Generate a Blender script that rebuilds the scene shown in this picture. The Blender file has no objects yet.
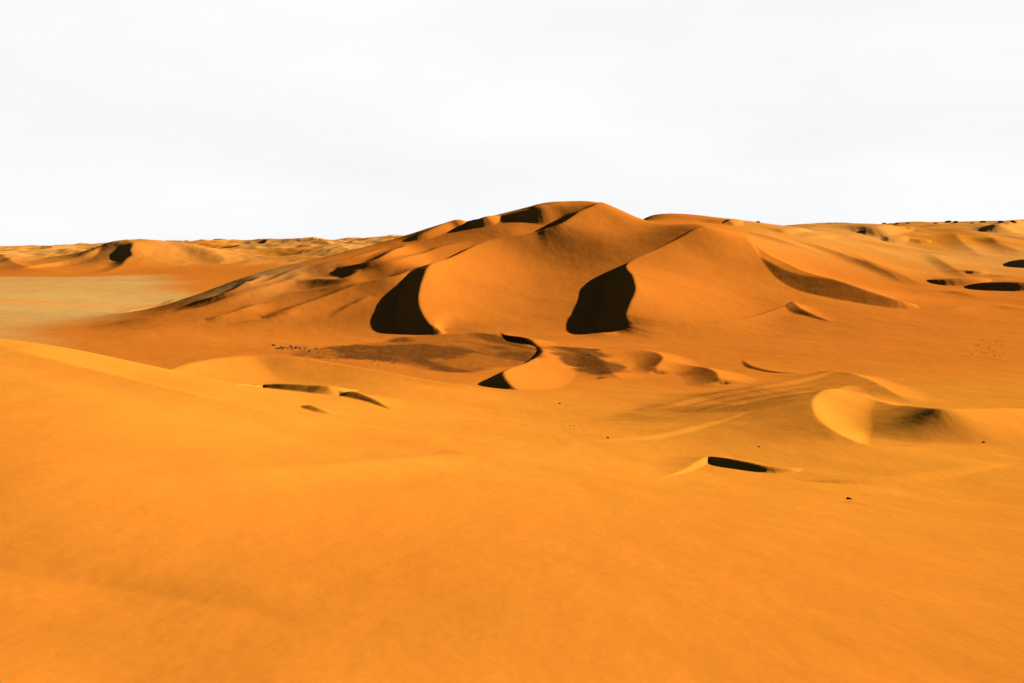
import bpy, math, random
import numpy as np
from mathutils import Vector

QUAL = 1.0            # mesh density
CAM_H = 60.0          # camera height above the gravel plain
F = 1100.0            # focal length in pixels of a 1024 wide picture
YH = 243.0            # row of the level horizon
CX = 512.0
rng = np.random.default_rng(7)

SUN_EL, SUN_AZ = 22.0, 65.0     # elevation, azimuth clockwise from +Y (sun to the right, a little ahead)

def ray_z(py, Y):
    return CAM_H - Y * (py - YH) / F

# ------------------------------------------------------------------ base survey
# columns of spot heights: (direction, [(row, depth) on the ground | ('z', depth, height)])
COL = {
 0:   [(683,51),(596,68.3),(560,77.8),(500,95),(450,118.5),(400,170),(360,225),(340,255),('z',330,26),('z',430,8),(338,690),(320,855),(300,1150),(285,1550),(275,2050),(268,2300)],
 100: [(683,52),(596,70),(540,85),(480,108),(430,145),(390,200),(370,245),(356,290),('z',350,18),('z',440,5),(352,600),(330,750),(310,980),(290,1400),(276,2000)],
 150: [(335,700),(322,770),(312,850),('z',950,1)],
 200: [(683,52),(596,70),(540,88),(480,118),(430,165),(400,215),(380,265),('z',330,18),('z',420,7),('z',500,1),(345,640),(330,735),(315,790),(298,860),('z',1000,3),(285,1600),(274,2050),(265,2300)],
 250: [(330,740),(312,795),(295,850),(276,910),('z',1080,5)],
 300: [(683,52),(596,71),(540,92),(480,130),(440,180),(415,230),(395,285),('z',340,15),('z',420,7),('z',520,0),(345,645),(330,745),(310,800),(290,860),(264,930),('z',1150,8),('z',1600,3)],
 350: [(330,748),(305,810),(280,880),(250,1010),('z',1250,15),('z',1700,6)],
 400: [(683,53),(596,72),(540,96),(480,142),(440,200),(415,260),(395,330),(384,365),('z',440,4),('z',540,0),(345,640),(330,745),(310,790),(290,840),(270,890),(250,990),(238,1110),('z',1300,25),('z',1800,10)],
 450: [(331,740),(310,800),(290,860),(270,920),(250,985),(228,1085),('z',1300,35)],
 512: [(683,54),(596,73),(540,100),(480,155),(440,225),(415,300),(397,370),(380,450),(360,560),(345,640),(332,735),(310,805),(290,875),(270,945),(250,1000),(232,1035),(215,1085),('z',1300,45),('z',1900,25)],
 560: [(331,745),(310,810),(290,880),(270,950),(250,1010),(225,1065),(206,1095),('z',1300,50)],
 605: [(331,742),(310,800),(290,870),(270,940),(245,1010),(222,1070),(205,1100),('z',1300,60)],
 620: [(683,55),(596,75),(540,105),(480,168),(440,240),(410,330),(385,440),(365,540),(350,615)],
 650: [(331,742),(310,800),(290,860),(270,930),(245,1000),(227,1060),('z',1130,79),('z',1200,84),(216,1300),('z',1500,70)],
 704: [(330,745),(310,805),(290,870),(270,940),(245,1000),(228,1035),('z',1120,75),(220,1250),('z',1450,75),('z',2000,50)],
 740: [(683,56),(596,78),(540,110),(490,165),(470,200),(440,255),(410,335),(385,430),(365,530),(345,640)],
 760: [(325,765),(305,830),(285,920),(265,1000),(245,1080),(224,1350),('z',1600,75)],
 830: [(320,780),(303,850),(285,970),(265,1080),(245,1220),(225,1500),('z',1800,75)],
 860: [(683,57),(596,80),(540,115),(490,175),(460,220),(440,255),(410,325),(385,415),(360,545),(340,660)],
 900: [(315,810),(300,900),(285,1030),(265,1160),(245,1330),(228,1600),(224,1850),('z',2200,80)],
 970: [(683,58),(596,82),(540,118),(490,180),(460,225),(430,280),(400,360),(375,455),(350,590),(330,720),(305,900),(285,1050),(265,1200),(245,1380),(230,1650),(223,1950),('z',2300,85)],
 1060:[(683,58),(596,82),(540,118),(490,180),(460,225),(430,280),(400,360),(375,455),(350,590),(330,720),(300,930),(280,1090),(260,1270),(240,1500),(228,1800),(221,2050),('z',2400,90)],
}
COL[-330] = COL[0]
COL[1350] = COL[1060]
FAR = [(-330,2800,30),(-330,3500,42),(-330,5200,35),(-330,9000,25),
       (30,2900,22),(30,3500,44),(30,4300,40),(30,9000,20),
       (130,2700,28),(130,3500,58),(130,4300,50),
       (250,2700,36),(250,3400,64),(250,4500,55),(250,9000,45),
       (380,2700,48),(380,3400,76),(380,4500,65),
       (512,2600,50),(512,3600,80),(512,9000,50),
       (760,3000,70),(760,9000,60),(1024,3500,80),(1024,9000,70),(1350,3500,80),(1350,9000,70),
       (-330,30000,-150),(30,30000,-150),(130,30000,-130),(250,30000,-110),(512,30000,-60)]

P = []
for px, lst in COL.items():
    for e in lst:
        if e[0] == 'z': Y, z = e[1], e[2]
        else: Y, z = e[1], ray_z(e[0], e[1])
        P.append(((px - CX) / F, Y, z))
for px, Y, z in FAR:
    P.append(((px - CX) / F, Y, z))
P = np.array(P)
pu = np.arctan(P[:,0]); pv = np.log(P[:,1] * np.sqrt(1 + P[:,0]**2)); pz = P[:,2]

def phi(r2):
    return 0.5 * r2 * np.log(np.maximum(r2, 1e-12))
n = len(pz)
A = phi((pu[:,None]-pu[None])**2 + (pv[:,None]-pv[None])**2) + np.eye(n) * 2e-5
B = np.zeros((n+3, n+3)); B[:n,:n] = A
B[:n,n] = 1; B[:n,n+1] = pu; B[:n,n+2] = pv; B[n:,:n] = B[:n,n:].T
W = np.linalg.solve(B, np.concatenate([pz, [0,0,0]]))

# ------------------------------------------------------------------ log-polar grid
def seg(a, b, step):
    k = max(2, int(math.log(b/a) / (step / QUAL)))
    return np.exp(np.linspace(math.log(a), math.log(b), k, endpoint=False))
R = np.concatenate([seg(22, 150, .006), seg(150, 340, .0028), seg(340, 1350, .0021), seg(1350, 2050, .004), seg(2050, 3800, .0035), seg(3800, 30000, .03), [30000.]])
th_in = np.arctan((np.arange(-170, 1195, 1.15 / QUAL) - CX) / F)
n_out = 120
th_r = th_in[-1] + (2*math.pi - (th_in[-1]-th_in[0])) * (np.arange(1, n_out) / n_out)
TH = np.concatenate([th_in, th_r])
NI, NR = len(th_in), len(R)
thg, rg = np.meshgrid(th_in, R, indexing='ij')
GX = rg * np.sin(thg); GY = rg * np.cos(thg)
lv = np.log(R)
T = np.zeros_like(GX)
for i in range(0, NI, 64):
    u = thg[i:i+64].ravel(); v = np.log(rg[i:i+64]).ravel()
    acc = W[n] + W[n+1]*u + W[n+2]*v
    for k in range(n):
        acc += W[k] * phi((u-pu[k])**2 + (v-pv[k])**2)
    T[i:i+64] = acc.reshape(T[i:i+64].shape)

# ------------------------------------------------------------------ noise
def vnoise(x, y, seed):
    xi = np.floor(x).astype(np.int64); yi = np.floor(y).astype(np.int64)
    fx = x - xi; fy = y - yi
    fx = fx*fx*fx*(fx*(fx*6-15)+10); fy = fy*fy*fy*(fy*(fy*6-15)+10)
    def h(a, b):
        k = (a*374761393 + b*668265263 + seed*982451653) & 0x7fffffff
        k = ((k ^ (k >> 13)) * 1274126177) & 0x7fffffff
        k = (k ^ (k >> 16)) & 0xffff
        return k / 65535.0
    a = h(xi,yi); b = h(xi+1,yi); c = h(xi,yi+1); d = h(xi+1,yi+1)
    return (a*(1-fx)+b*fx)*(1-fy) + (c*(1-fx)+d*fx)*fy
def fbm(x, y, seed, octv=4):
    s = 0; a = .5; t = 0
    for o in range(octv):
        s = s + a*vnoise(x*2**o + 17.3*o, y*2**o - 9.1*o, seed+o); t += a; a *= .5
    return s / t
def sstep(a, b, x):
    t = np.clip((x-a)/(b-a), 0, 1); return t*t*(3-2*t)

GPX = CX + F*np.tan(np.clip(thg, -1.2, 1.2))
# far dune fields: rough, choppy sand
rd = 1 - np.abs(2*fbm(GX/260 + .3*GY/260, GY/330, 3, 3) - 1)
far = sstep(2150, 2700, GY) * (1 - sstep(3600, 6000, GY))
T += far * (rd - .75) * 26
rd2 = 1 - np.abs(2*fbm(GX/70 - .2*GY/70, GY/110, 11, 3) - 1)
T += far * (rd2 - .7) * 9
right = sstep(1150, 1600, GY) * sstep(640, 760, GPX) * (1 - sstep(2300, 4000, GY))
T += right * (1 - np.abs(2*fbm(GX/130 + .5*GY/130, GY/150 - .3*GX/150, 21, 3) - 1) - .75) * 13

# ------------------------------------------------------------------ crests
def bilin(px, Y):
    """height of the sheet so far at direction px and depth(s) Y"""
    t = math.atan((px-CX)/F)
    fi = np.interp(t, th_in, np.arange(NI)); i0 = int(min(max(math.floor(fi), 0), NI-2)); a = fi - i0
    rr = np.log(np.asarray(Y, float) / math.cos(t))
    fj = np.interp(rr, lv, np.arange(NR))
    j0 = np.clip(np.floor(fj).astype(int), 0, NR-2); b = fj - j0
    return ((T[i0,j0]*(1-b)+T[i0,j0+1]*b)*(1-a) + (T[i0+1,j0]*(1-b)+T[i0+1,j0+1]*b)*a)
YS = np.exp(np.linspace(math.log(30), math.log(5000), 3000))
def plant(px, py, lift=None, Y=None):
    if Y is None:
        D = ray_z(py, YS) - bilin(px, YS)
        neg = np.nonzero(D < 0)[0]
        k0 = neg[0] if len(neg) else int(np.argmin(D))
        m = max(lift, 0.0)
        k = k0
        while k > 0 and D[k] < m: k -= 1
        Y = YS[k]
    else:
        lift = ray_z(py, Y) - float(bilin(px, Y))
    return ((px-CX)/F*Y, Y, lift)
def smooth_line(pts, step):
    p = np.array(pts, float)
    p = np.vstack([2*p[0]-p[1], p, 2*p[-1]-p[-2]])
    out = []
    for i in range(1, len(p)-2):
        p0,p1,p2,p3 = p[i-1:i+3]
        k = max(2, int(np.hypot(*(p2-p1)[:2]) / step))
        k = min(k, 60)
        t = np.linspace(0, 1, k, endpoint=False)[:,None]
        out.append(.5*((2*p1)+(-p0+p2)*t+(2*p0-5*p1+4*p2-p3)*t*t+(-p0+3*p1-3*p2+p3)*t**3))
    out.append(p[-2][None])
    return np.vstack(out)
def crest(pts, wind=60., slip=.62, wp=2., rnd=.8, step=3., slipw=None, k=1.0):
    """Raise a crest. pts: (px, row, lift) or (px, row, None, depth); the slip face lies to the LEFT of the
    line's direction of travel, the windward slope to its right."""
    q = [plant(p[0], p[1], p[2]) if len(p) == 3 else plant(p[0], p[1], None, p[3]) for p in pts]
    #DBG
    L = smooth_line(q, step)
    L[:,2] = np.maximum(L[:,2], 0)
    lm = L[:,2].max()
    mg = max(wind, lm/slip if slipw is None else slipw) + 5
    x0,x1 = L[:,0].min()-mg, L[:,0].max()+mg; y0,y1 = L[:,1].min()-mg, L[:,1].max()+mg
    m = (GX>x0)&(GX<x1)&(GY>y0)&(GY<y1)
    gx = GX[m]; gy = GY[m]
    best = np.full(gx.shape, 1e18); side = np.zeros_like(gx); lf = np.zeros_like(gx)
    for a, b in zip(L[:-1], L[1:]):
        dx, dy = b[0]-a[0], b[1]-a[1]; l2 = dx*dx+dy*dy
        if l2 < 1e-9: continue
        t = np.clip(((gx-a[0])*dx+(gy-a[1])*dy)/l2, 0, 1)
        ex = gx-(a[0]+t*dx); ey = gy-(a[1]+t*dy); d2 = ex*ex+ey*ey
        c = d2 < best
        best[c] = d2[c]
        side[c] = ((dx*ey - dy*ex)/(math.sqrt(l2)*np.sqrt(d2)+1e-6))[c]          # > 0: left of travel
        lf[c] = (a[2]+t*(b[2]-a[2]))[c]
    d = np.sqrt(best)
    # away from the crest, lift and distance are averaged over the nearest stretch of it, so a curved crest fans out smoothly
    tau = .22*d + .3
    sw = np.zeros_like(d); sf = np.zeros_like(d); ss = np.zeros_like(d); sd = np.zeros_like(d)
    for a, b in zip(L[:-1], L[1:]):
        dx, dy = b[0]-a[0], b[1]-a[1]; l2 = dx*dx+dy*dy
        if l2 < 1e-9: continue
        t = np.clip(((gx-a[0])*dx+(gy-a[1])*dy)/l2, 0, 1)
        ex = gx-(a[0]+t*dx); ey = gy-(a[1]+t*dy); di = np.hypot(ex, ey)
        w = np.exp(-np.minimum((di-d)/tau, 40))*math.sqrt(l2)
        sw += w; sf += w*(a[2]+t*(b[2]-a[2])); sd += w*di; ss += w*(dx*ey-dy*ex)/(math.sqrt(l2)*di+1e-6)
    sf /= sw; sd /= sw
    mixw = sstep(.5, 4, d)
    side = side*(1-mixw) + ss/sw*mixw
    lfw = lf*(1-mixw) + sf*mixw; dw = d*(1-mixw) + sd*mixw
    capw = 1 - sstep(.5, .95, np.abs(side))
    dr = np.sqrt(d*d + rnd*rnd) - rnd
    if slipw is None:
        sl = np.maximum(lf*(1-capw)+lfw*capw - slip*dr, 0)
    else:
        sl = lfw*np.clip(1-dr/slipw, 0, 1)**1.6
    dr = np.sqrt(dw*dw + rnd*rnd) - rnd
    ww = wind*np.clip(lfw/lm, .15, 1)**.5 if lm > 0 else wind
    wd = lfw*np.clip(1-dr/ww, 0, 1)**wp
    bl = sstep(-.75, .75, side)
    T[m] += k*(bl*sl + (1-bl)*wd)
    return L

#CRESTS_BEGIN
# ---- far dune on the left
crest([(10,272,None,2250),(60,259,None,2380),(95,247.5,None,2420),(127,239.6,None,2450),(165,241,None,2480),(200,249,None,2450),(235,266,None,2330)][::-1], wind=330, slipw=260, wp=1.5, rnd=10, step=12)
crest([(100,274,0),(112,270,3),(123,264,7),(128,258,10),(133,254,12),(131,249,12),(134,243,9),(128,240,0)], wind=160, slipw=34, rnd=3, step=6)
crest([(100,247,0),(82,255,8),(52,264,6),(18,272,0)], wind=110, slip=.4, rnd=3, step=6)
crest([(70,273,0),(30,268,6),(14,262,11),(-10,252,16),(-60,249,14)], wind=200, slipw=120, rnd=3, step=6)
# ---- the rising sand country on the right
for pts, wnd, slp in [
    ([(914,227,0),(897,226.5,7),(875,227.5,9),(853,232,0)], 150, .62),
    ([(908,237.5,0),(900,236.5,4.5),(888,237.5,4.5),(880,239,0)], 80, .62),
    ([(1040,218,0),(1010,222,12),(994,228,8),(982,232,0)], 160, .62),
    ([(812,230,0),(800,229,3),(785,230,3),(775,232,0)], 100, .5),
    ([(838,236,0),(825,235,2.5),(812,236,2),(800,238,0)], 90, .5),
    ([(742,220,0),(733,219.5,5),(720,220,4),(706,223,0)], 90, .62),
    ([(930,240.5,0),(926,239.5,3),(919,240.5,2),(912,242,0)], 60, .62),
    ([(992,280,0),(978,278.5,4),(958,278.5,5.5),(938,279.5,4),(926,281,0)], 60, .66),
    ([(1060,285,0),(1030,282,7),(1000,281.5,7),(976,283,4.5),(964,286,0)], 70, .66),
    ([(1050,262,0),(1030,259,8),(1014,260,6),(1006,263,0)], 80, .66),
    ([(988,273,0),(981,272.5,2.5),(972,273,2.5),(965,275,0)], 60, .62),
    ([(1030,276,0),(1005,275.5,1.5),(985,276,1.2),(975,278,0)], 60, .5),
    ([(985,259,0),(970,247,3.5),(958,236,5),(949,229,0)], 120, .33),
    ([(1030,255,0),(1010,247,3.5),(995,239,4.5),(986,233,0)], 130, .33),
    ([(975,279,0),(957,269,2.5),(940,259,2.5),(930,252,0)], 110, .3),
    ([(928,288,0),(905,277,2),(880,267,2),(855,260,2),(835,252,0)], 110, .2),
    ([(905,284,0),(890,272,2),(870,262,2),(850,250,0)], 70, .25),
    ([(880,270,0),(850,256,1.6),(820,246,2),(790,240,0)], 100, .25),
    ([(820,252,0),(790,242,2),(765,235,2),(745,231,0)], 90, .25),
    ([(985,300,0),(960,292,1.5),(935,290,1.5),(910,292,0)], 60, .2),
    ([(1040,312,0),(1000,305,1.5),(965,306,1.5),(940,313,0)], 60, .2)]:
    if slp > .45: crest(pts, wind=wnd, slip=slp, rnd=2, step=5)
    else: crest(pts, wind=wnd, slipw=1.9*max(p[2] for p in pts)/slp, rnd=2, step=5)
# ---- back of the great dune, shaded streaks under the skyline
crest([(600,203,0),(575,204.5,2),(555,205.5,6),(540,207,9),(527,210,6),(508,214,1.5),(498,215,2),(486,216.5,7),(476,219.5,5),(467,221,2),(458,219.5,7),(448,222,7),(435,227.5,6),(420,234.5,4),(404,241.5,0)], wind=90, slip=.66, rnd=1.2)
# ---- long low crests on its left shoulder
for pts, wnd in [
    ([(335,270,0),(347,266,3),(377,258.5,5.5),(395,249,5.5),(408,243.5,0)], 40),
    ([(296,284,0),(318,279,2.4),(340,278.5,3.5),(352,275,3),(360,268,0)], 30),
    ([(192,302,0),(205,298,3),(228,291,5),(248,282,5),(265,275,0)], 40),
    ([(122,313,0),(145,308,2.2),(165,304,3),(178,299,0)], 30),
    ([(218,300,0),(250,291,1.5),(285,281,2),(305,273,0)], 25),
    ([(152,319,0),(185,311,1.6),(221,300,2),(250,296,0)], 25),
    ([(205,321,0),(220,316,1.5),(244,308,2.2),(262,303,0)], 25),
    ([(262,318,0),(281,312,2),(320,298,3),(357,284,3.6),(402,274,3.6),(430,264,0)], 40),
    ([(90,327,0),(120,321,1),(157,315,1.4),(190,307,0)], 25),
    ([(130,330,0),(165,324,.7),(205,318,1),(235,312,0)], 22),
    ([(270,300,0),(300,291,1.2),(335,285,1.6),(365,277,0)], 25),
    ([(300,272,0),(330,262,1.6),(362,254,2),(388,246,0)], 30),
    ([(225,290,0),(255,283,1.2),(285,273,1.6),(310,266,0)], 25),
    ([(370,268,0),(400,259,1.4),(435,249,1.8),(470,241,0)], 30),
    ([(330,318,0),(345,308,.9),(360,301,1),(372,296,0)], 22),
    ([(225,327,0),(250,321,.8),(280,315,1.2),(300,309,0)], 25)]:
    crest([(p[0], p[1], p[2]*1.3) for p in pts], wind=wnd, slipw=3.2*max(p[2] for p in pts)+3, wp=1.6, rnd=1.0)
# ---- the great dune: three crests whose slip faces look left, away from the sun
crest([(915,304,0),(897,300,4.5),(850,286,9),(815,277,9),(785,268,6),(768,260,2.5),(756,251,0)], wind=110, slip=.29, wp=1.8)
crest([(880,294,0),(800,274,4),(770,262,8),(752,245,7),(738,233,3),(715,227,0)], wind=90, slipw=75, wp=1.8)
crest([(585,334,0),(600,333,None,717),(616,331.5,None,723),(627,325,None,728),(626,315,None,735),(631,302,None,757),(636,289,None,792),(633,276,14),(628,263,10),(660,247,6.5),(690,232,3),(706,226,0)], wind=130, slip=.68, wp=1.8)
crest([(456,333,0),(447,332,.2),(438,328.5,None,731),(430,324,None,736),(422,312,None,752),(419,297,None,788),(424,277,11),(437,262,10),(480,243,7),(529,233,8),(546,228.5,12),(562,222.5,15),(578,212,13),(593,205.5,7),(606,203,0)], wind=115, slip=.68, wp=2.0)
# small star dune at its right foot
crest([(700,324,0),(745,318,1),(775,309,2.4),(792,303,3)], wind=18, slip=.5, rnd=.6)
crest([(832,322,0),(812,313,1.6),(798,306,2.8),(790,303,0)], wind=25, slip=.33, rnd=.6)
# ---- hummocks of the middle ground
crest([(540,399,0),(530,396,None,393),(523,393,None,397),(513,387,None,402),(506,378,None,413),(505,371,None,431),(517,366,None,468),(533,360,None,526),(543,352,None,578),(538,345,None,632),(523,337,None,672),(500,331.5,0)], wind=28, wp=1.3, slip=.5, rnd=.5, step=2)
crest([(658,374,0),(656,367,2.6),(663,359,3.6),(658,353,2.4),(640,349,0)], wind=20, slipw=14, wp=1.4, rnd=.5, step=2)
crest([(722,385,0),(719,378,2.4),(714,371,3.2),(698,366,2.4),(672,362,0)], wind=18, slipw=13, wp=1.4, rnd=.5, step=2)
crest([(622,380,0),(612,373,1.4),(604,362,1.6),(588,353,1),(560,346,0)], wind=18, slipw=16, wp=1.4, rnd=.5, step=2)
crest([(808,375,0),(775,371,.6),(751,365,.8),(742,359,0)], wind=25, slip=.4, rnd=.5, step=2)
for pts in [[(850,374,0),(800,380,.8),(740,390,1.1),(680,402,.8),(640,411,0)],
            [(830,384,0),(780,389,.7),(730,398,.9),(690,407,0)],
            [(840,395,0),(790,398,.6),(740,406,.7),(690,416,0)],
            [(760,420,0),(700,428,.5),(640,436,.5),(590,441,0)],
            [(1020,462,0),(960,468,.6),(900,474,.8),(850,478,.6),(800,480,0)]]:
    crest(pts, wind=22, slip=.25, rnd=1, step=2)
# ---- heart shaped barchan on the right
crest([(812,374,0),(824,371,1.6),(845,372,2.4),(869,379,2.4),(890,391,1.8),(916,405,0)], wind=34, slipw=14, wp=1.6, rnd=.4, step=1.5)
crest([(1060,412,0),(1024,408,3),(985,407.5,5),(940,407,6.5),(912,405,5),(885,402,2.4),(864,397,1),(850,394,0)], wind=30, slipw=22, rnd=.5, step=1.5)
crest([(940,440,0),(902,446,.8),(863,443,1.6),(846,437,2.4),(832,430,3.4),(818,418,4.6),(812,404,5.4),(817,395,5.4),(830,389,4.5),(846,385,0)], wind=17, slipw=45, wp=1.5, rnd=.4, step=1.5)
# small black faced barchan before it
crest([(830,470,0),(804,468.3,None,204),(790,467.5,None,200.8),(767,465,None,200.3),(746,461,None,203),(726,457.5,None,206.5),(708,456.3,None,212),(697,461,.7),(684,468,.4),(662,477,0)], wind=14, slip=.75, rnd=.2, step=1)
# ---- crests on the near dune
crest([(120,371,0),(150,374,None,322),(190,363,None,365),(245,355,None,395),(300,357,None,400),(340,364,None,398),(400,374,None,392),(430,380,None,388),(470,387,None,382),(500,393.5,None,376),(525,399,0),(570,406,0)], wind=52, slip=.6, rnd=1.5, step=3)
crest([(356,389.5,0),(334,386.5,None,314.5),(312,384.8,None,316),(285,383.8,None,322),(258,385,None,331),(234,389,0)], wind=34, slip=.5, rnd=.4, step=1.5)
crest([(392,409,0),(372,398,1),(352,391,1.6),(338,390,0)], wind=20, slip=.5, rnd=.4, step=1.5)
crest([(335,415,0),(321,409,.7),(311,405,.9),(303,405,0)], wind=14, slip=.5, rnd=.3, step=1)
crest([(846,500,0),(851,499.5,.22),(862,501,.16),(885,505,0)], wind=3, slip=.5, rnd=.2, step=.5)
# broad swells of the near dune
crest([(-80,552,0),(0,566,.16),(100,580,.2),(200,596,.2),(270,615,.12),(340,645,0)], wind=14, slipw=5, rnd=.5, step=1, k=-1)
crest([(590,468,0),(470,455,.7),(390,458,.8),(307,464,.8),(230,470,.6),(130,471,0)], wind=30, slipw=9, rnd=1, step=2)
crest([(0,345,0),(50,358,1.2),(110,373,1.4),(230,403,1.2),(350,424,.8),(450,440,0)], wind=22, slipw=16, rnd=1, step=2)
#CRESTS_END

# ------------------------------------------------------------------ ground tones: sediments, plus some slope shade and sunlight painted in (fields of the ground, each with its own outline)
def field(pts, soft, seed, amp=1.0, nscale=30.):
    q = np.array([plant(p[0], p[1], 0.)[:2] for p in pts])
    mg = soft*3
    m = (GX>q[:,0].min()-mg)&(GX<q[:,0].max()+mg)&(GY>q[:,1].min()-mg)&(GY<q[:,1].max()+mg)
    gx = GX[m]; gy = GY[m]
    ins = np.zeros(gx.shape, bool); d2 = np.full(gx.shape, 1e18)
    for a, b in zip(q, np.roll(q, -1, 0)):
        dx, dy = b-a
        cr = ((a[1] > gy) != (b[1] > gy))
        xx = a[0] + (gy-a[1])*dx/(dy if abs(dy) > 1e-9 else 1e-9)
        ins ^= cr & (gx < xx)
        t = np.clip(((gx-a[0])*dx+(gy-a[1])*dy)/(dx*dx+dy*dy+1e-9), 0, 1)
        d2 = np.minimum(d2, (gx-a[0]-t*dx)**2+(gy-a[1]-t*dy)**2)
    sd = np.where(ins, 1, -1)*np.sqrt(d2) + (fbm(gx/nscale, gy/nscale, seed, 4)-.5)*2*soft*amp
    out = np.zeros_like(GX); out[m] = sstep(-soft, soft, sd)
    return out
TAN = field([(-168,337),(0,336),(60,328),(110,318),(170,303),(215,290),(250,279),(282,272),(150,275.5),(0,277),(-168,277)], 45, 61, 1.2, 160)
DARK = np.maximum(field([(280,352),(340,346),(400,337),(440,332),(480,332),(520,336),(541,348),(535,357),(505,367),(470,373),(440,371),(390,362),(330,357)], 6, 62, 2.2, 30),
                  field([(549,346),(600,349),(612,360),(625,372),(600,380),(580,374),(562,360)], 4, 63, 2.4, 16))
DARK = np.maximum(DARK, .45*field([(560,420),(690,396),(836,375),(822,396),(750,410),(650,424)], 10, 64, 1.5, 25))  # dim left-facing slope before the crescent: its shade put into the colour
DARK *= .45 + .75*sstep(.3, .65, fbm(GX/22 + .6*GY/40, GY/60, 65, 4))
RED = sstep(300, 520, GY + 120*(fbm(GX/200, GY/200, 66, 2)-.5))
PALE = .75*sstep(2150, 2700, GY)*sstep(560, 430, GPX)*sstep(.3, .6, fbm(GX/300, GY/300, 68, 3)+.1)
PALE = np.maximum(PALE, .6*sstep(1020, 1250, GY)*sstep(700, 800, GPX)*sstep(.2, .6, fbm(GX/200, GY/200, 69, 3)))  # sunlit brightness of the right-hand slopes, put into the colour
RED = np.maximum(RED, .45*(1-sstep(90, 190, GY)))
RED *= 1 - .6*sstep(2100, 2500, GY)*sstep(500, 430, GPX)
RED *= 1 - .75*sstep(1040, 1250, GY)*sstep(690, 800, GPX)  # less red on those slopes, part of the same painted sunlight

# ------------------------------------------------------------------ mesh
UND = (fbm(GX/38, GY/38, 31, 3)-.5)*1.0 + (fbm(GX/9, GY/9, 41, 3)-.5)*.10
T += UND * sstep(30, 200, rg)
T += DARK * (fbm(GX/3.5, GY/3.5, 71, 3)-.5) * .45

# ring beyond the picture, on both sides and behind
def ring_z(th, r, zl, zr, t):
    p = 41 - 30*sstep(60, 900, r) + 40*sstep(1200, 4000, r) - 30*sstep(5000, 15000, r)
    e = zl*(1-t) + zr*t
    w = np.minimum(t, 1-t)
    w = sstep(0, .12, w)
    x = r*np.sin(th); y = r*np.cos(th)
    return e*(1-w) + w*(p + (fbm(x/240, y/240, 51, 3)-.5)*40*sstep(120, 900, r))
Z = np.zeros((len(TH), NR)); Z[:NI] = T
for k in range(NI, len(TH)):
    t = (k-NI+1)/n_out
    Z[k] = ring_z(TH[k], R, T[-1], T[0], t)
X = R[None]*np.sin(TH)[:,None]; Yy = R[None]*np.cos(TH)[:,None]
NT = len(TH)
co = np.stack([X, Yy, Z], -1).reshape(-1, 3)
co = np.vstack([co, [[0,0,float(Z[:,0].mean())]]])
ii, jj = np.meshgrid(np.arange(NT), np.arange(NR-1), indexing='ij')
i2 = (ii+1) % NT
quads = np.stack([ii*NR+jj, i2*NR+jj, i2*NR+jj+1, ii*NR+jj+1], -1).reshape(-1,4)[:, ::-1]
tri = np.stack([np.full(NT, len(co)-1), np.arange(NT)*NR, ((np.arange(NT)+1) % NT)*NR], -1)[:, ::-1]

def build(name, co, quads, tri, mat):
    me = bpy.data.meshes.new(name)
    me.vertices.add(len(co)); me.vertices.foreach_set('co', co.astype(np.float32).ravel())
    nl = quads.size + tri.size
    me.loops.add(nl); me.loops.foreach_set('vertex_index', np.concatenate([quads.ravel(), tri.ravel()]).astype(np.int32))
    me.polygons.add(len(quads)+len(tri))
    st = np.concatenate([np.arange(len(quads))*4, quads.size + np.arange(len(tri))*3]).astype(np.int32)
    me.polygons.foreach_set('loop_start', st)
    me.polygons.foreach_set('use_smooth', np.ones(len(quads)+len(tri), bool))
    me.update(calc_edges=True); me.validate()
    me.materials.append(mat)
    o = bpy.data.objects.new(name, me); bpy.context.scene.collection.objects.link(o)
    return o

sand = bpy.data.materials.new('sand'); sand.use_nodes = True
nt = sand.node_tree; bs = nt.nodes['Principled BSDF']
bs.inputs['Roughness'].default_value = .95; bs.inputs['Specular IOR Level'].default_value = 0
N = nt.nodes.new; LK = nt.links.new
tcn = N('ShaderNodeTexCoord')
def attr(nm):
    a = N('ShaderNodeAttribute'); a.attribute_name = nm; return a.outputs['Fac']
def noise(scale, detail=4, rough=.55, mscale=(1,1,1)):
    mp = N('ShaderNodeMapping'); mp.inputs['Scale'].default_value = mscale; LK(tcn.outputs['Object'], mp.inputs[0])
    t = N('ShaderNodeTexNoise'); t.inputs['Scale'].default_value = scale; t.inputs['Detail'].default_value = detail; t.inputs['Roughness'].default_value = rough
    LK(mp.outputs[0], t.inputs['Vector']); return t.outputs['Fac']
def maprange(v, a, b, c, d):
    m = N('ShaderNodeMapRange'); LK(v, m.inputs['Value'])
    for k, x in zip(('From Min','From Max','To Min','To Max'), (a,b,c,d)): m.inputs[k].default_value = x
    return m.outputs[0]
def math_(op, a, b):
    m = N('ShaderNodeMath'); m.operation = op
    for k, x in enumerate((a,b)):
        if isinstance(x, (int,float)): m.inputs[k].default_value = x
        else: LK(x, m.inputs[k])
    return m.outputs[0]
def mix(f, a, b):
    m = N('ShaderNodeMix'); m.data_type = 'RGBA'
    if isinstance(f, (int,float)): m.inputs['Factor'].default_value = f
    else: LK(f, m.inputs['Factor'])
    for k, x in (('A',a),('B',b)):
        i = [q for q in m.inputs if q.identifier == k+'_Color'][0]
        if isinstance(x, tuple): i.default_value = (*x, 1)
        else: LK(x, i)
    return [q for q in m.outputs if q.identifier == 'Result_Color'][0]
YEL, REDC, TANC, DARKC = (.365,.133,.0130), (.340,.100,.0105), (.33,.195,.056), (.110,.036,.0055)
c = mix(attr('red'), YEL, REDC)
c = mix(math_('MULTIPLY', maprange(noise(.035, 5, .6, (1,.55,1)), .42, .66, 0, 1), .30), c, (.34,.098,.009))
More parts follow.
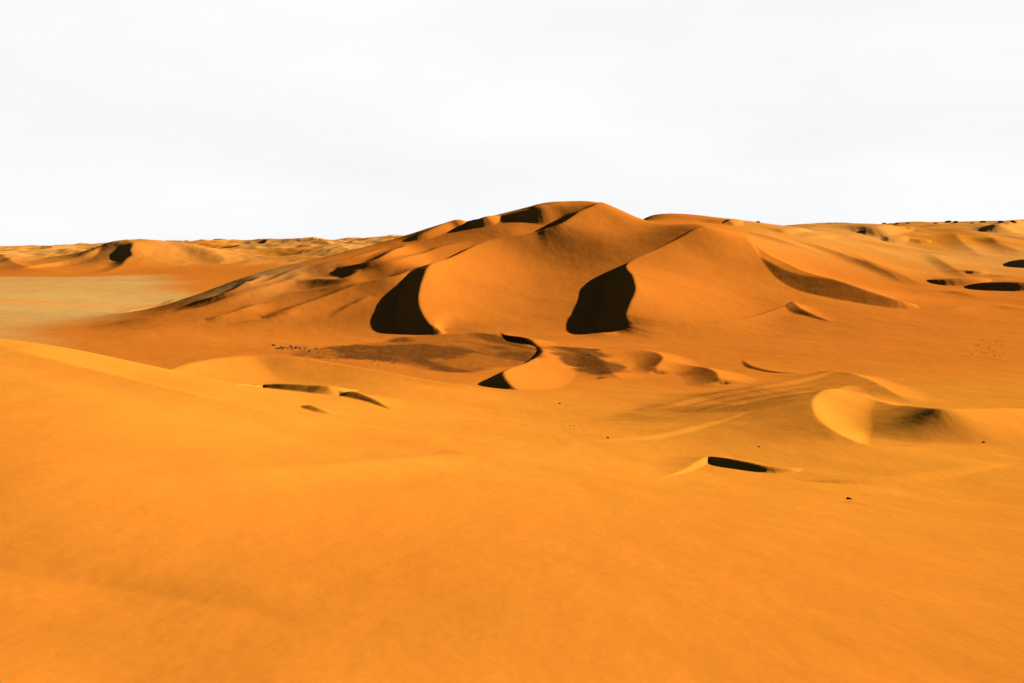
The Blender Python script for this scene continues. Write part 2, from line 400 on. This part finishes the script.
c = mix(math_('MULTIPLY', attr('tan'), maprange(noise(.004, 6, .6, (.35,1,1)), .32, .60, .5, 1)), c, TANC)
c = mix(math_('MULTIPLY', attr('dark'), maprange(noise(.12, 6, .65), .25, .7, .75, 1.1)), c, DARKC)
c = mix(attr('pale'), c, (.40,.185,.042))
v = maprange(noise(.9, 6, .7), .3, .7, .96, 1.04)
hs = N('ShaderNodeHueSaturation'); LK(v, hs.inputs['Value']); LK(c, hs.inputs['Color'])
LK(hs.outputs[0], bs.inputs['Base Color'])
# soft unevenness of the sand surface
hgt = math_('MULTIPLY', noise(1.6, 5, .6), .02)
hgt = math_('ADD', hgt, math_('MULTIPLY', noise(.14, 4, .5, (1,.5,1)), .45))
bp = N('ShaderNodeBump'); bp.inputs['Strength'].default_value = .55; bp.inputs['Distance'].default_value = 1.0
LK(hgt, bp.inputs['Height']); LK(bp.outputs[0], bs.inputs['Normal'])

def pad(A):
    Z2 = np.zeros((len(TH), NR)); Z2[:NI] = A
    for k in range(NI, len(TH)):
        t = (k-NI+1)/n_out; Z2[k] = A[-1]*(1-t) + A[0]*t
    return np.append(Z2.ravel(), A[:,0].mean())
# one continuous surface, cut into the stretches one would name; shared vertex normals keep the cuts invisible
def plan(pts):
    return np.array([((p-CX)/F*Y, Y) for p, Y in pts])
def inside(q, x, y):
    ins = np.zeros(x.shape, bool)
    for a, b in zip(q, np.roll(q, -1, 0)):
        dy = b[1]-a[1]
        ins ^= ((a[1] > y) != (b[1] > y)) & (x < a[0] + (y-a[1])*(b[0]-a[0])/(dy if abs(dy) > 1e-9 else 1e-9))
    return ins
ZONES = [('great_dune', plan([(85,800),(150,735),(300,722),(440,708),(600,708),(720,740),(830,780),(915,850),(925,960),(850,1020),(760,1080),(704,1160),(600,1260),(450,1160),(300,1010),(150,890)])),
         ('near_dune', plan([(-170,18),(-170,330),(0,300),(143,372),(190,400),(300,425),(400,412),(500,385),(590,300),(512,230),(380,160),(260,105),(160,70),(40,30)])),
         ('crescent_dune', plan([(800,330),(812,375),(880,390),(950,362),(1040,330),(1040,285),(960,262),(870,268),(800,285)])),
         ('small_crescent_dune', plan([(655,215),(700,228),(760,214),(835,205),(835,192),(760,193),(690,203)])),
         ('gravel_plain', plan([(-170,720),(0,730),(80,800),(150,895),(300,1020),(420,1100),(420,2020),(-170,2060)])),
         ('far_dunes', plan([(-170,2062),(420,2022),(420,6000),(-170,6000)]))]
cen_x = co[quads[:,0],0]*.5 + co[quads[:,2],0]*.5; cen_y = co[quads[:,0],1]*.5 + co[quads[:,2],1]*.5
zid = np.zeros(len(quads), int)
for k, (nm, q) in enumerate(ZONES):
    zid[(zid == 0) & inside(q, cen_x, cen_y)] = k+1
fn = np.cross(co[quads[:,2]]-co[quads[:,0]], co[quads[:,3]]-co[quads[:,1]])
vn = np.zeros_like(co)
for k in range(4):
    for ax in range(3): vn[:,ax] += np.bincount(quads[:,k], fn[:,ax], len(co))
vn[-1] = (0,0,1)
vn /= np.maximum(np.linalg.norm(vn, axis=1, keepdims=True), 1e-12)
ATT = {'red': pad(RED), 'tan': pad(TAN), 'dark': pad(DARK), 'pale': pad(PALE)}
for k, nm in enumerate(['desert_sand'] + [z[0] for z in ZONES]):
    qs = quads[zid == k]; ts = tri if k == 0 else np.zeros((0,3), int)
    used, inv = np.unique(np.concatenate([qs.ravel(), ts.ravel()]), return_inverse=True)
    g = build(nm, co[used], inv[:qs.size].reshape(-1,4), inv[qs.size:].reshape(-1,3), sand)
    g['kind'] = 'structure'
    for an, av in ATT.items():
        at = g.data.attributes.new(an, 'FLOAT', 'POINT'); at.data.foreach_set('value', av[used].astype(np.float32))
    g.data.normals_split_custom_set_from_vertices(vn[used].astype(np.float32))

# ------------------------------------------------------------------ rocks
rk = bpy.data.materials.new('dark_rock'); rk.use_nodes = True
nt = rk.node_tree; bs = nt.nodes['Principled BSDF']; bs.inputs['Roughness'].default_value = .9; bs.inputs['Specular IOR Level'].default_value = .15
N = nt.nodes.new; LK = nt.links.new
tcn = N('ShaderNodeTexCoord')
LK(mix(maprange(noise(3.5, 5, .6), .35, .65, 0, 1), (.085,.038,.014), (.17,.070,.022)), bs.inputs['Base Color'])
bp = N('ShaderNodeBump'); bp.inputs['Strength'].default_value = .7; bp.inputs['Distance'].default_value = .1
LK(noise(6, 5, .6), bp.inputs['Height']); LK(bp.outputs[0], bs.inputs['Normal'])
import bmesh
def rock_mesh(seed):
    r = random.Random(seed); bm = bmesh.new()
    bmesh.ops.create_icosphere(bm, subdivisions=3, radius=1)
    cuts = [Vector((r.gauss(0,1), r.gauss(0,1), r.gauss(0,.8))).normalized() for _ in range(11)]
    off = [r.uniform(.55,.9) for _ in cuts]
    for v in bm.verts:
        for c, o in zip(cuts, off):
            e = v.co.dot(c) - o
            if e > 0: v.co -= c*e*.9
        v.co += v.co.normalized()*(r.random()-.5)*.05
        v.co.z *= .72
    me = bpy.data.meshes.new('rock'); bm.to_mesh(me); bm.free(); me.materials.append(rk)
    return me
ROCKS = [rock_mesh(k) for k in range(6)]
def rock(px, py, size, label, group=None, squash=1.0, r=random.Random(3)):
    x, y, _ = plant(px, py, 0.)
    z = float(bilin(px, y))
    o = bpy.data.objects.new('rock', ROCKS[r.randrange(6)]); bpy.context.scene.collection.objects.link(o)
    o.location = (x, y, z + size*.22); o.rotation_euler = (r.uniform(-.2,.2), r.uniform(-.2,.2), r.uniform(0,6.28))
    o.scale = (size*r.uniform(.8,1.3), size*r.uniform(.8,1.2), size*r.uniform(.7,1.1)*squash)
    o['label'] = label; o['category'] = 'rock'
    if group: o['group'] = group
    return o
rr = random.Random(12)
for k in range(34):
    t = rr.random()**.8
    rock(278 + 28*t + rr.gauss(0,3), 348 + rr.gauss(0,1.2), rr.uniform(.35,.95), 'small dark rock in the cluster at the left tip of the brown gravel flat', 'rocks clustered at the left tip of the gravel flat')
for k in range(60):
    t = rr.random()
    rock(308 + 90*t + rr.gauss(0,3), 349.5 + 14*t + rr.gauss(0,1.8), rr.uniform(.2,.65), 'small dark rock strewn along the brown gravel flat behind the near dune', 'rocks strewn along the gravel flat')
for k in range(40):
    rock(992 + rr.gauss(0,10), 346 + rr.gauss(0,5), rr.uniform(.15,.45), 'small dark rock in the loose patch on the orange sand at far right', 'rocks in the patch on the far right sand')
for k in range(6):
    rock(563 + 4*k + rr.gauss(0,.8), 426 + rr.gauss(0,.4), rr.uniform(.12,.22), 'small dark rock in the short row on the sand in front of the curling crest', 'rocks in a short row on the middle sand')
for px, py, sz in [(884,223.5,3),(897,224,4),(908,223.3,3.5),(936,223.5,4),(948,222.6,7),(956,222.8,5),(972,223.5,4),(983,222.6,6),(1001,222.4,5),(1014,222,6),(758,222.5,3),(728,220.5,3)]:
    rock(px, py, sz, 'dark rocky outcrop breaking the skyline of the far dunes at right', 'rock outcrops along the far right skyline', squash=.5)
rock(849, 499, .42, 'largest lone dark rock on smooth sand below the black faced crescent', squash=1.0)
rock(560, 403.5, .42, 'lone dark rock at the foot of the curling S shaped crest')
rock(608, 438, .32, 'lone small dark rock on open sand left of the black faced crescent dune')
rock(984, 442, .38, 'lone small dark rock on the sand to the right of the big crescent dune')
rock(759, 447, .26, 'tiny dark rock just above the black faced crescent dune')

# ------------------------------------------------------------------ light, sky, camera
sc = bpy.context.scene
w = bpy.data.worlds.new('World'); sc.world = w; w.use_nodes = True
nt = w.node_tree; nt.nodes.clear()
out = nt.nodes.new('ShaderNodeOutputWorld'); bg = nt.nodes.new('ShaderNodeBackground'); bg.inputs['Strength'].default_value = .05
sky = nt.nodes.new('ShaderNodeTexSky'); sky.sky_type = 'NISHITA'; sky.sun_disc = False; sky.altitude = 4000; sky.air_density = .3; sky.dust_density = .2
sky.sun_elevation = math.radians(SUN_EL); sky.sun_rotation = math.radians(SUN_AZ)
bg2 = nt.nodes.new('ShaderNodeBackground'); bg2.inputs['Color'].default_value = (.985,.99,1,1); bg2.inputs['Strength'].default_value = .276
tc = nt.nodes.new('ShaderNodeTexCoord'); sx = nt.nodes.new('ShaderNodeSeparateXYZ')
mr = nt.nodes.new('ShaderNodeMapRange'); mr.interpolation_type = 'SMOOTHSTEP'
mr.inputs['From Min'].default_value = .2165; mr.inputs['From Max'].default_value = .236; mr.inputs['To Min'].default_value = 1; mr.inputs['To Max'].default_value = 0
mx = nt.nodes.new('ShaderNodeMixShader')
cn = nt.nodes.new('ShaderNodeTexNoise'); cn.inputs['Scale'].default_value = 3.2; cn.inputs['Detail'].default_value = 6; cn.inputs['Roughness'].default_value = .5
cm = nt.nodes.new('ShaderNodeMapping'); cm.inputs['Scale'].default_value = (1,1,4)
nt.links.new(tc.outputs['Generated'], cm.inputs[0]); nt.links.new(cm.outputs[0], cn.inputs['Vector'])
cr = nt.nodes.new('ShaderNodeMapRange'); nt.links.new(cn.outputs['Fac'], cr.inputs['Value'])
for k_, x_ in zip(('From Min','From Max','To Min','To Max'), (.35,.65,.271,.288)): cr.inputs[k_].default_value = x_
nt.links.new(cr.outputs[0], bg2.inputs['Strength'])
nt.links.new(tc.outputs['Generated'], sx.inputs[0]); nt.links.new(sx.outputs['Z'], mr.inputs['Value'])
nt.links.new(sky.outputs[0], bg.inputs['Color'])
# white horizon band kept to the forward side, shaped so shaded slopes stay dark
dp = nt.nodes.new('ShaderNodeVectorMath'); dp.operation = 'DOT_PRODUCT'; dp.inputs[1].default_value = (math.sin(math.radians(22)), math.cos(math.radians(22)), 0)
nt.links.new(tc.outputs['Generated'], dp.inputs[0])
m2 = nt.nodes.new('ShaderNodeMapRange'); m2.interpolation_type = 'SMOOTHSTEP'
m2.inputs['From Min'].default_value = -.1; m2.inputs['From Max'].default_value = .5
nt.links.new(dp.outputs['Value'], m2.inputs['Value'])
mm = nt.nodes.new('ShaderNodeMath'); mm.operation = 'MULTIPLY'
nt.links.new(mr.outputs[0], mm.inputs[0]); nt.links.new(m2.outputs[0], mm.inputs[1]); nt.links.new(mm.outputs[0], mx.inputs['Fac'])

nt.links.new(bg.outputs[0], mx.inputs[1]); nt.links.new(bg2.outputs[0], mx.inputs[2]); nt.links.new(mx.outputs[0], out.inputs['Surface'])

sl = bpy.data.lights.new('sun', 'SUN'); sl.energy = 5.0; sl.angle = math.radians(.53); sl.color = (1,.90,.76)
so = bpy.data.objects.new('sun', sl); sc.collection.objects.link(so); so.location = (400, 200, 300)
e, a = math.radians(SUN_EL), math.radians(SUN_AZ)
dv = Vector((math.cos(e)*math.sin(a), math.cos(e)*math.cos(a), math.sin(e)))
so.rotation_euler = dv.to_track_quat('Z', 'Y').to_euler()

cam = bpy.data.cameras.new('camera'); co_ = bpy.data.objects.new('camera', cam); sc.collection.objects.link(co_)
cam.sensor_width = 36; cam.lens = F/1024*36; cam.shift_y = -(341.5-YH)/1024
cam.clip_start = .5; cam.clip_end = 60000
co_.location = (0,0,CAM_H); co_.rotation_euler = (math.radians(90),0,0)
sc.camera = co_
sc.cycles.diffuse_bounces = 0
sc.view_settings.view_transform = 'Standard'; sc.view_settings.look = 'None'
sc.view_settings.exposure = 1.79; sc.view_settings.gamma = 1
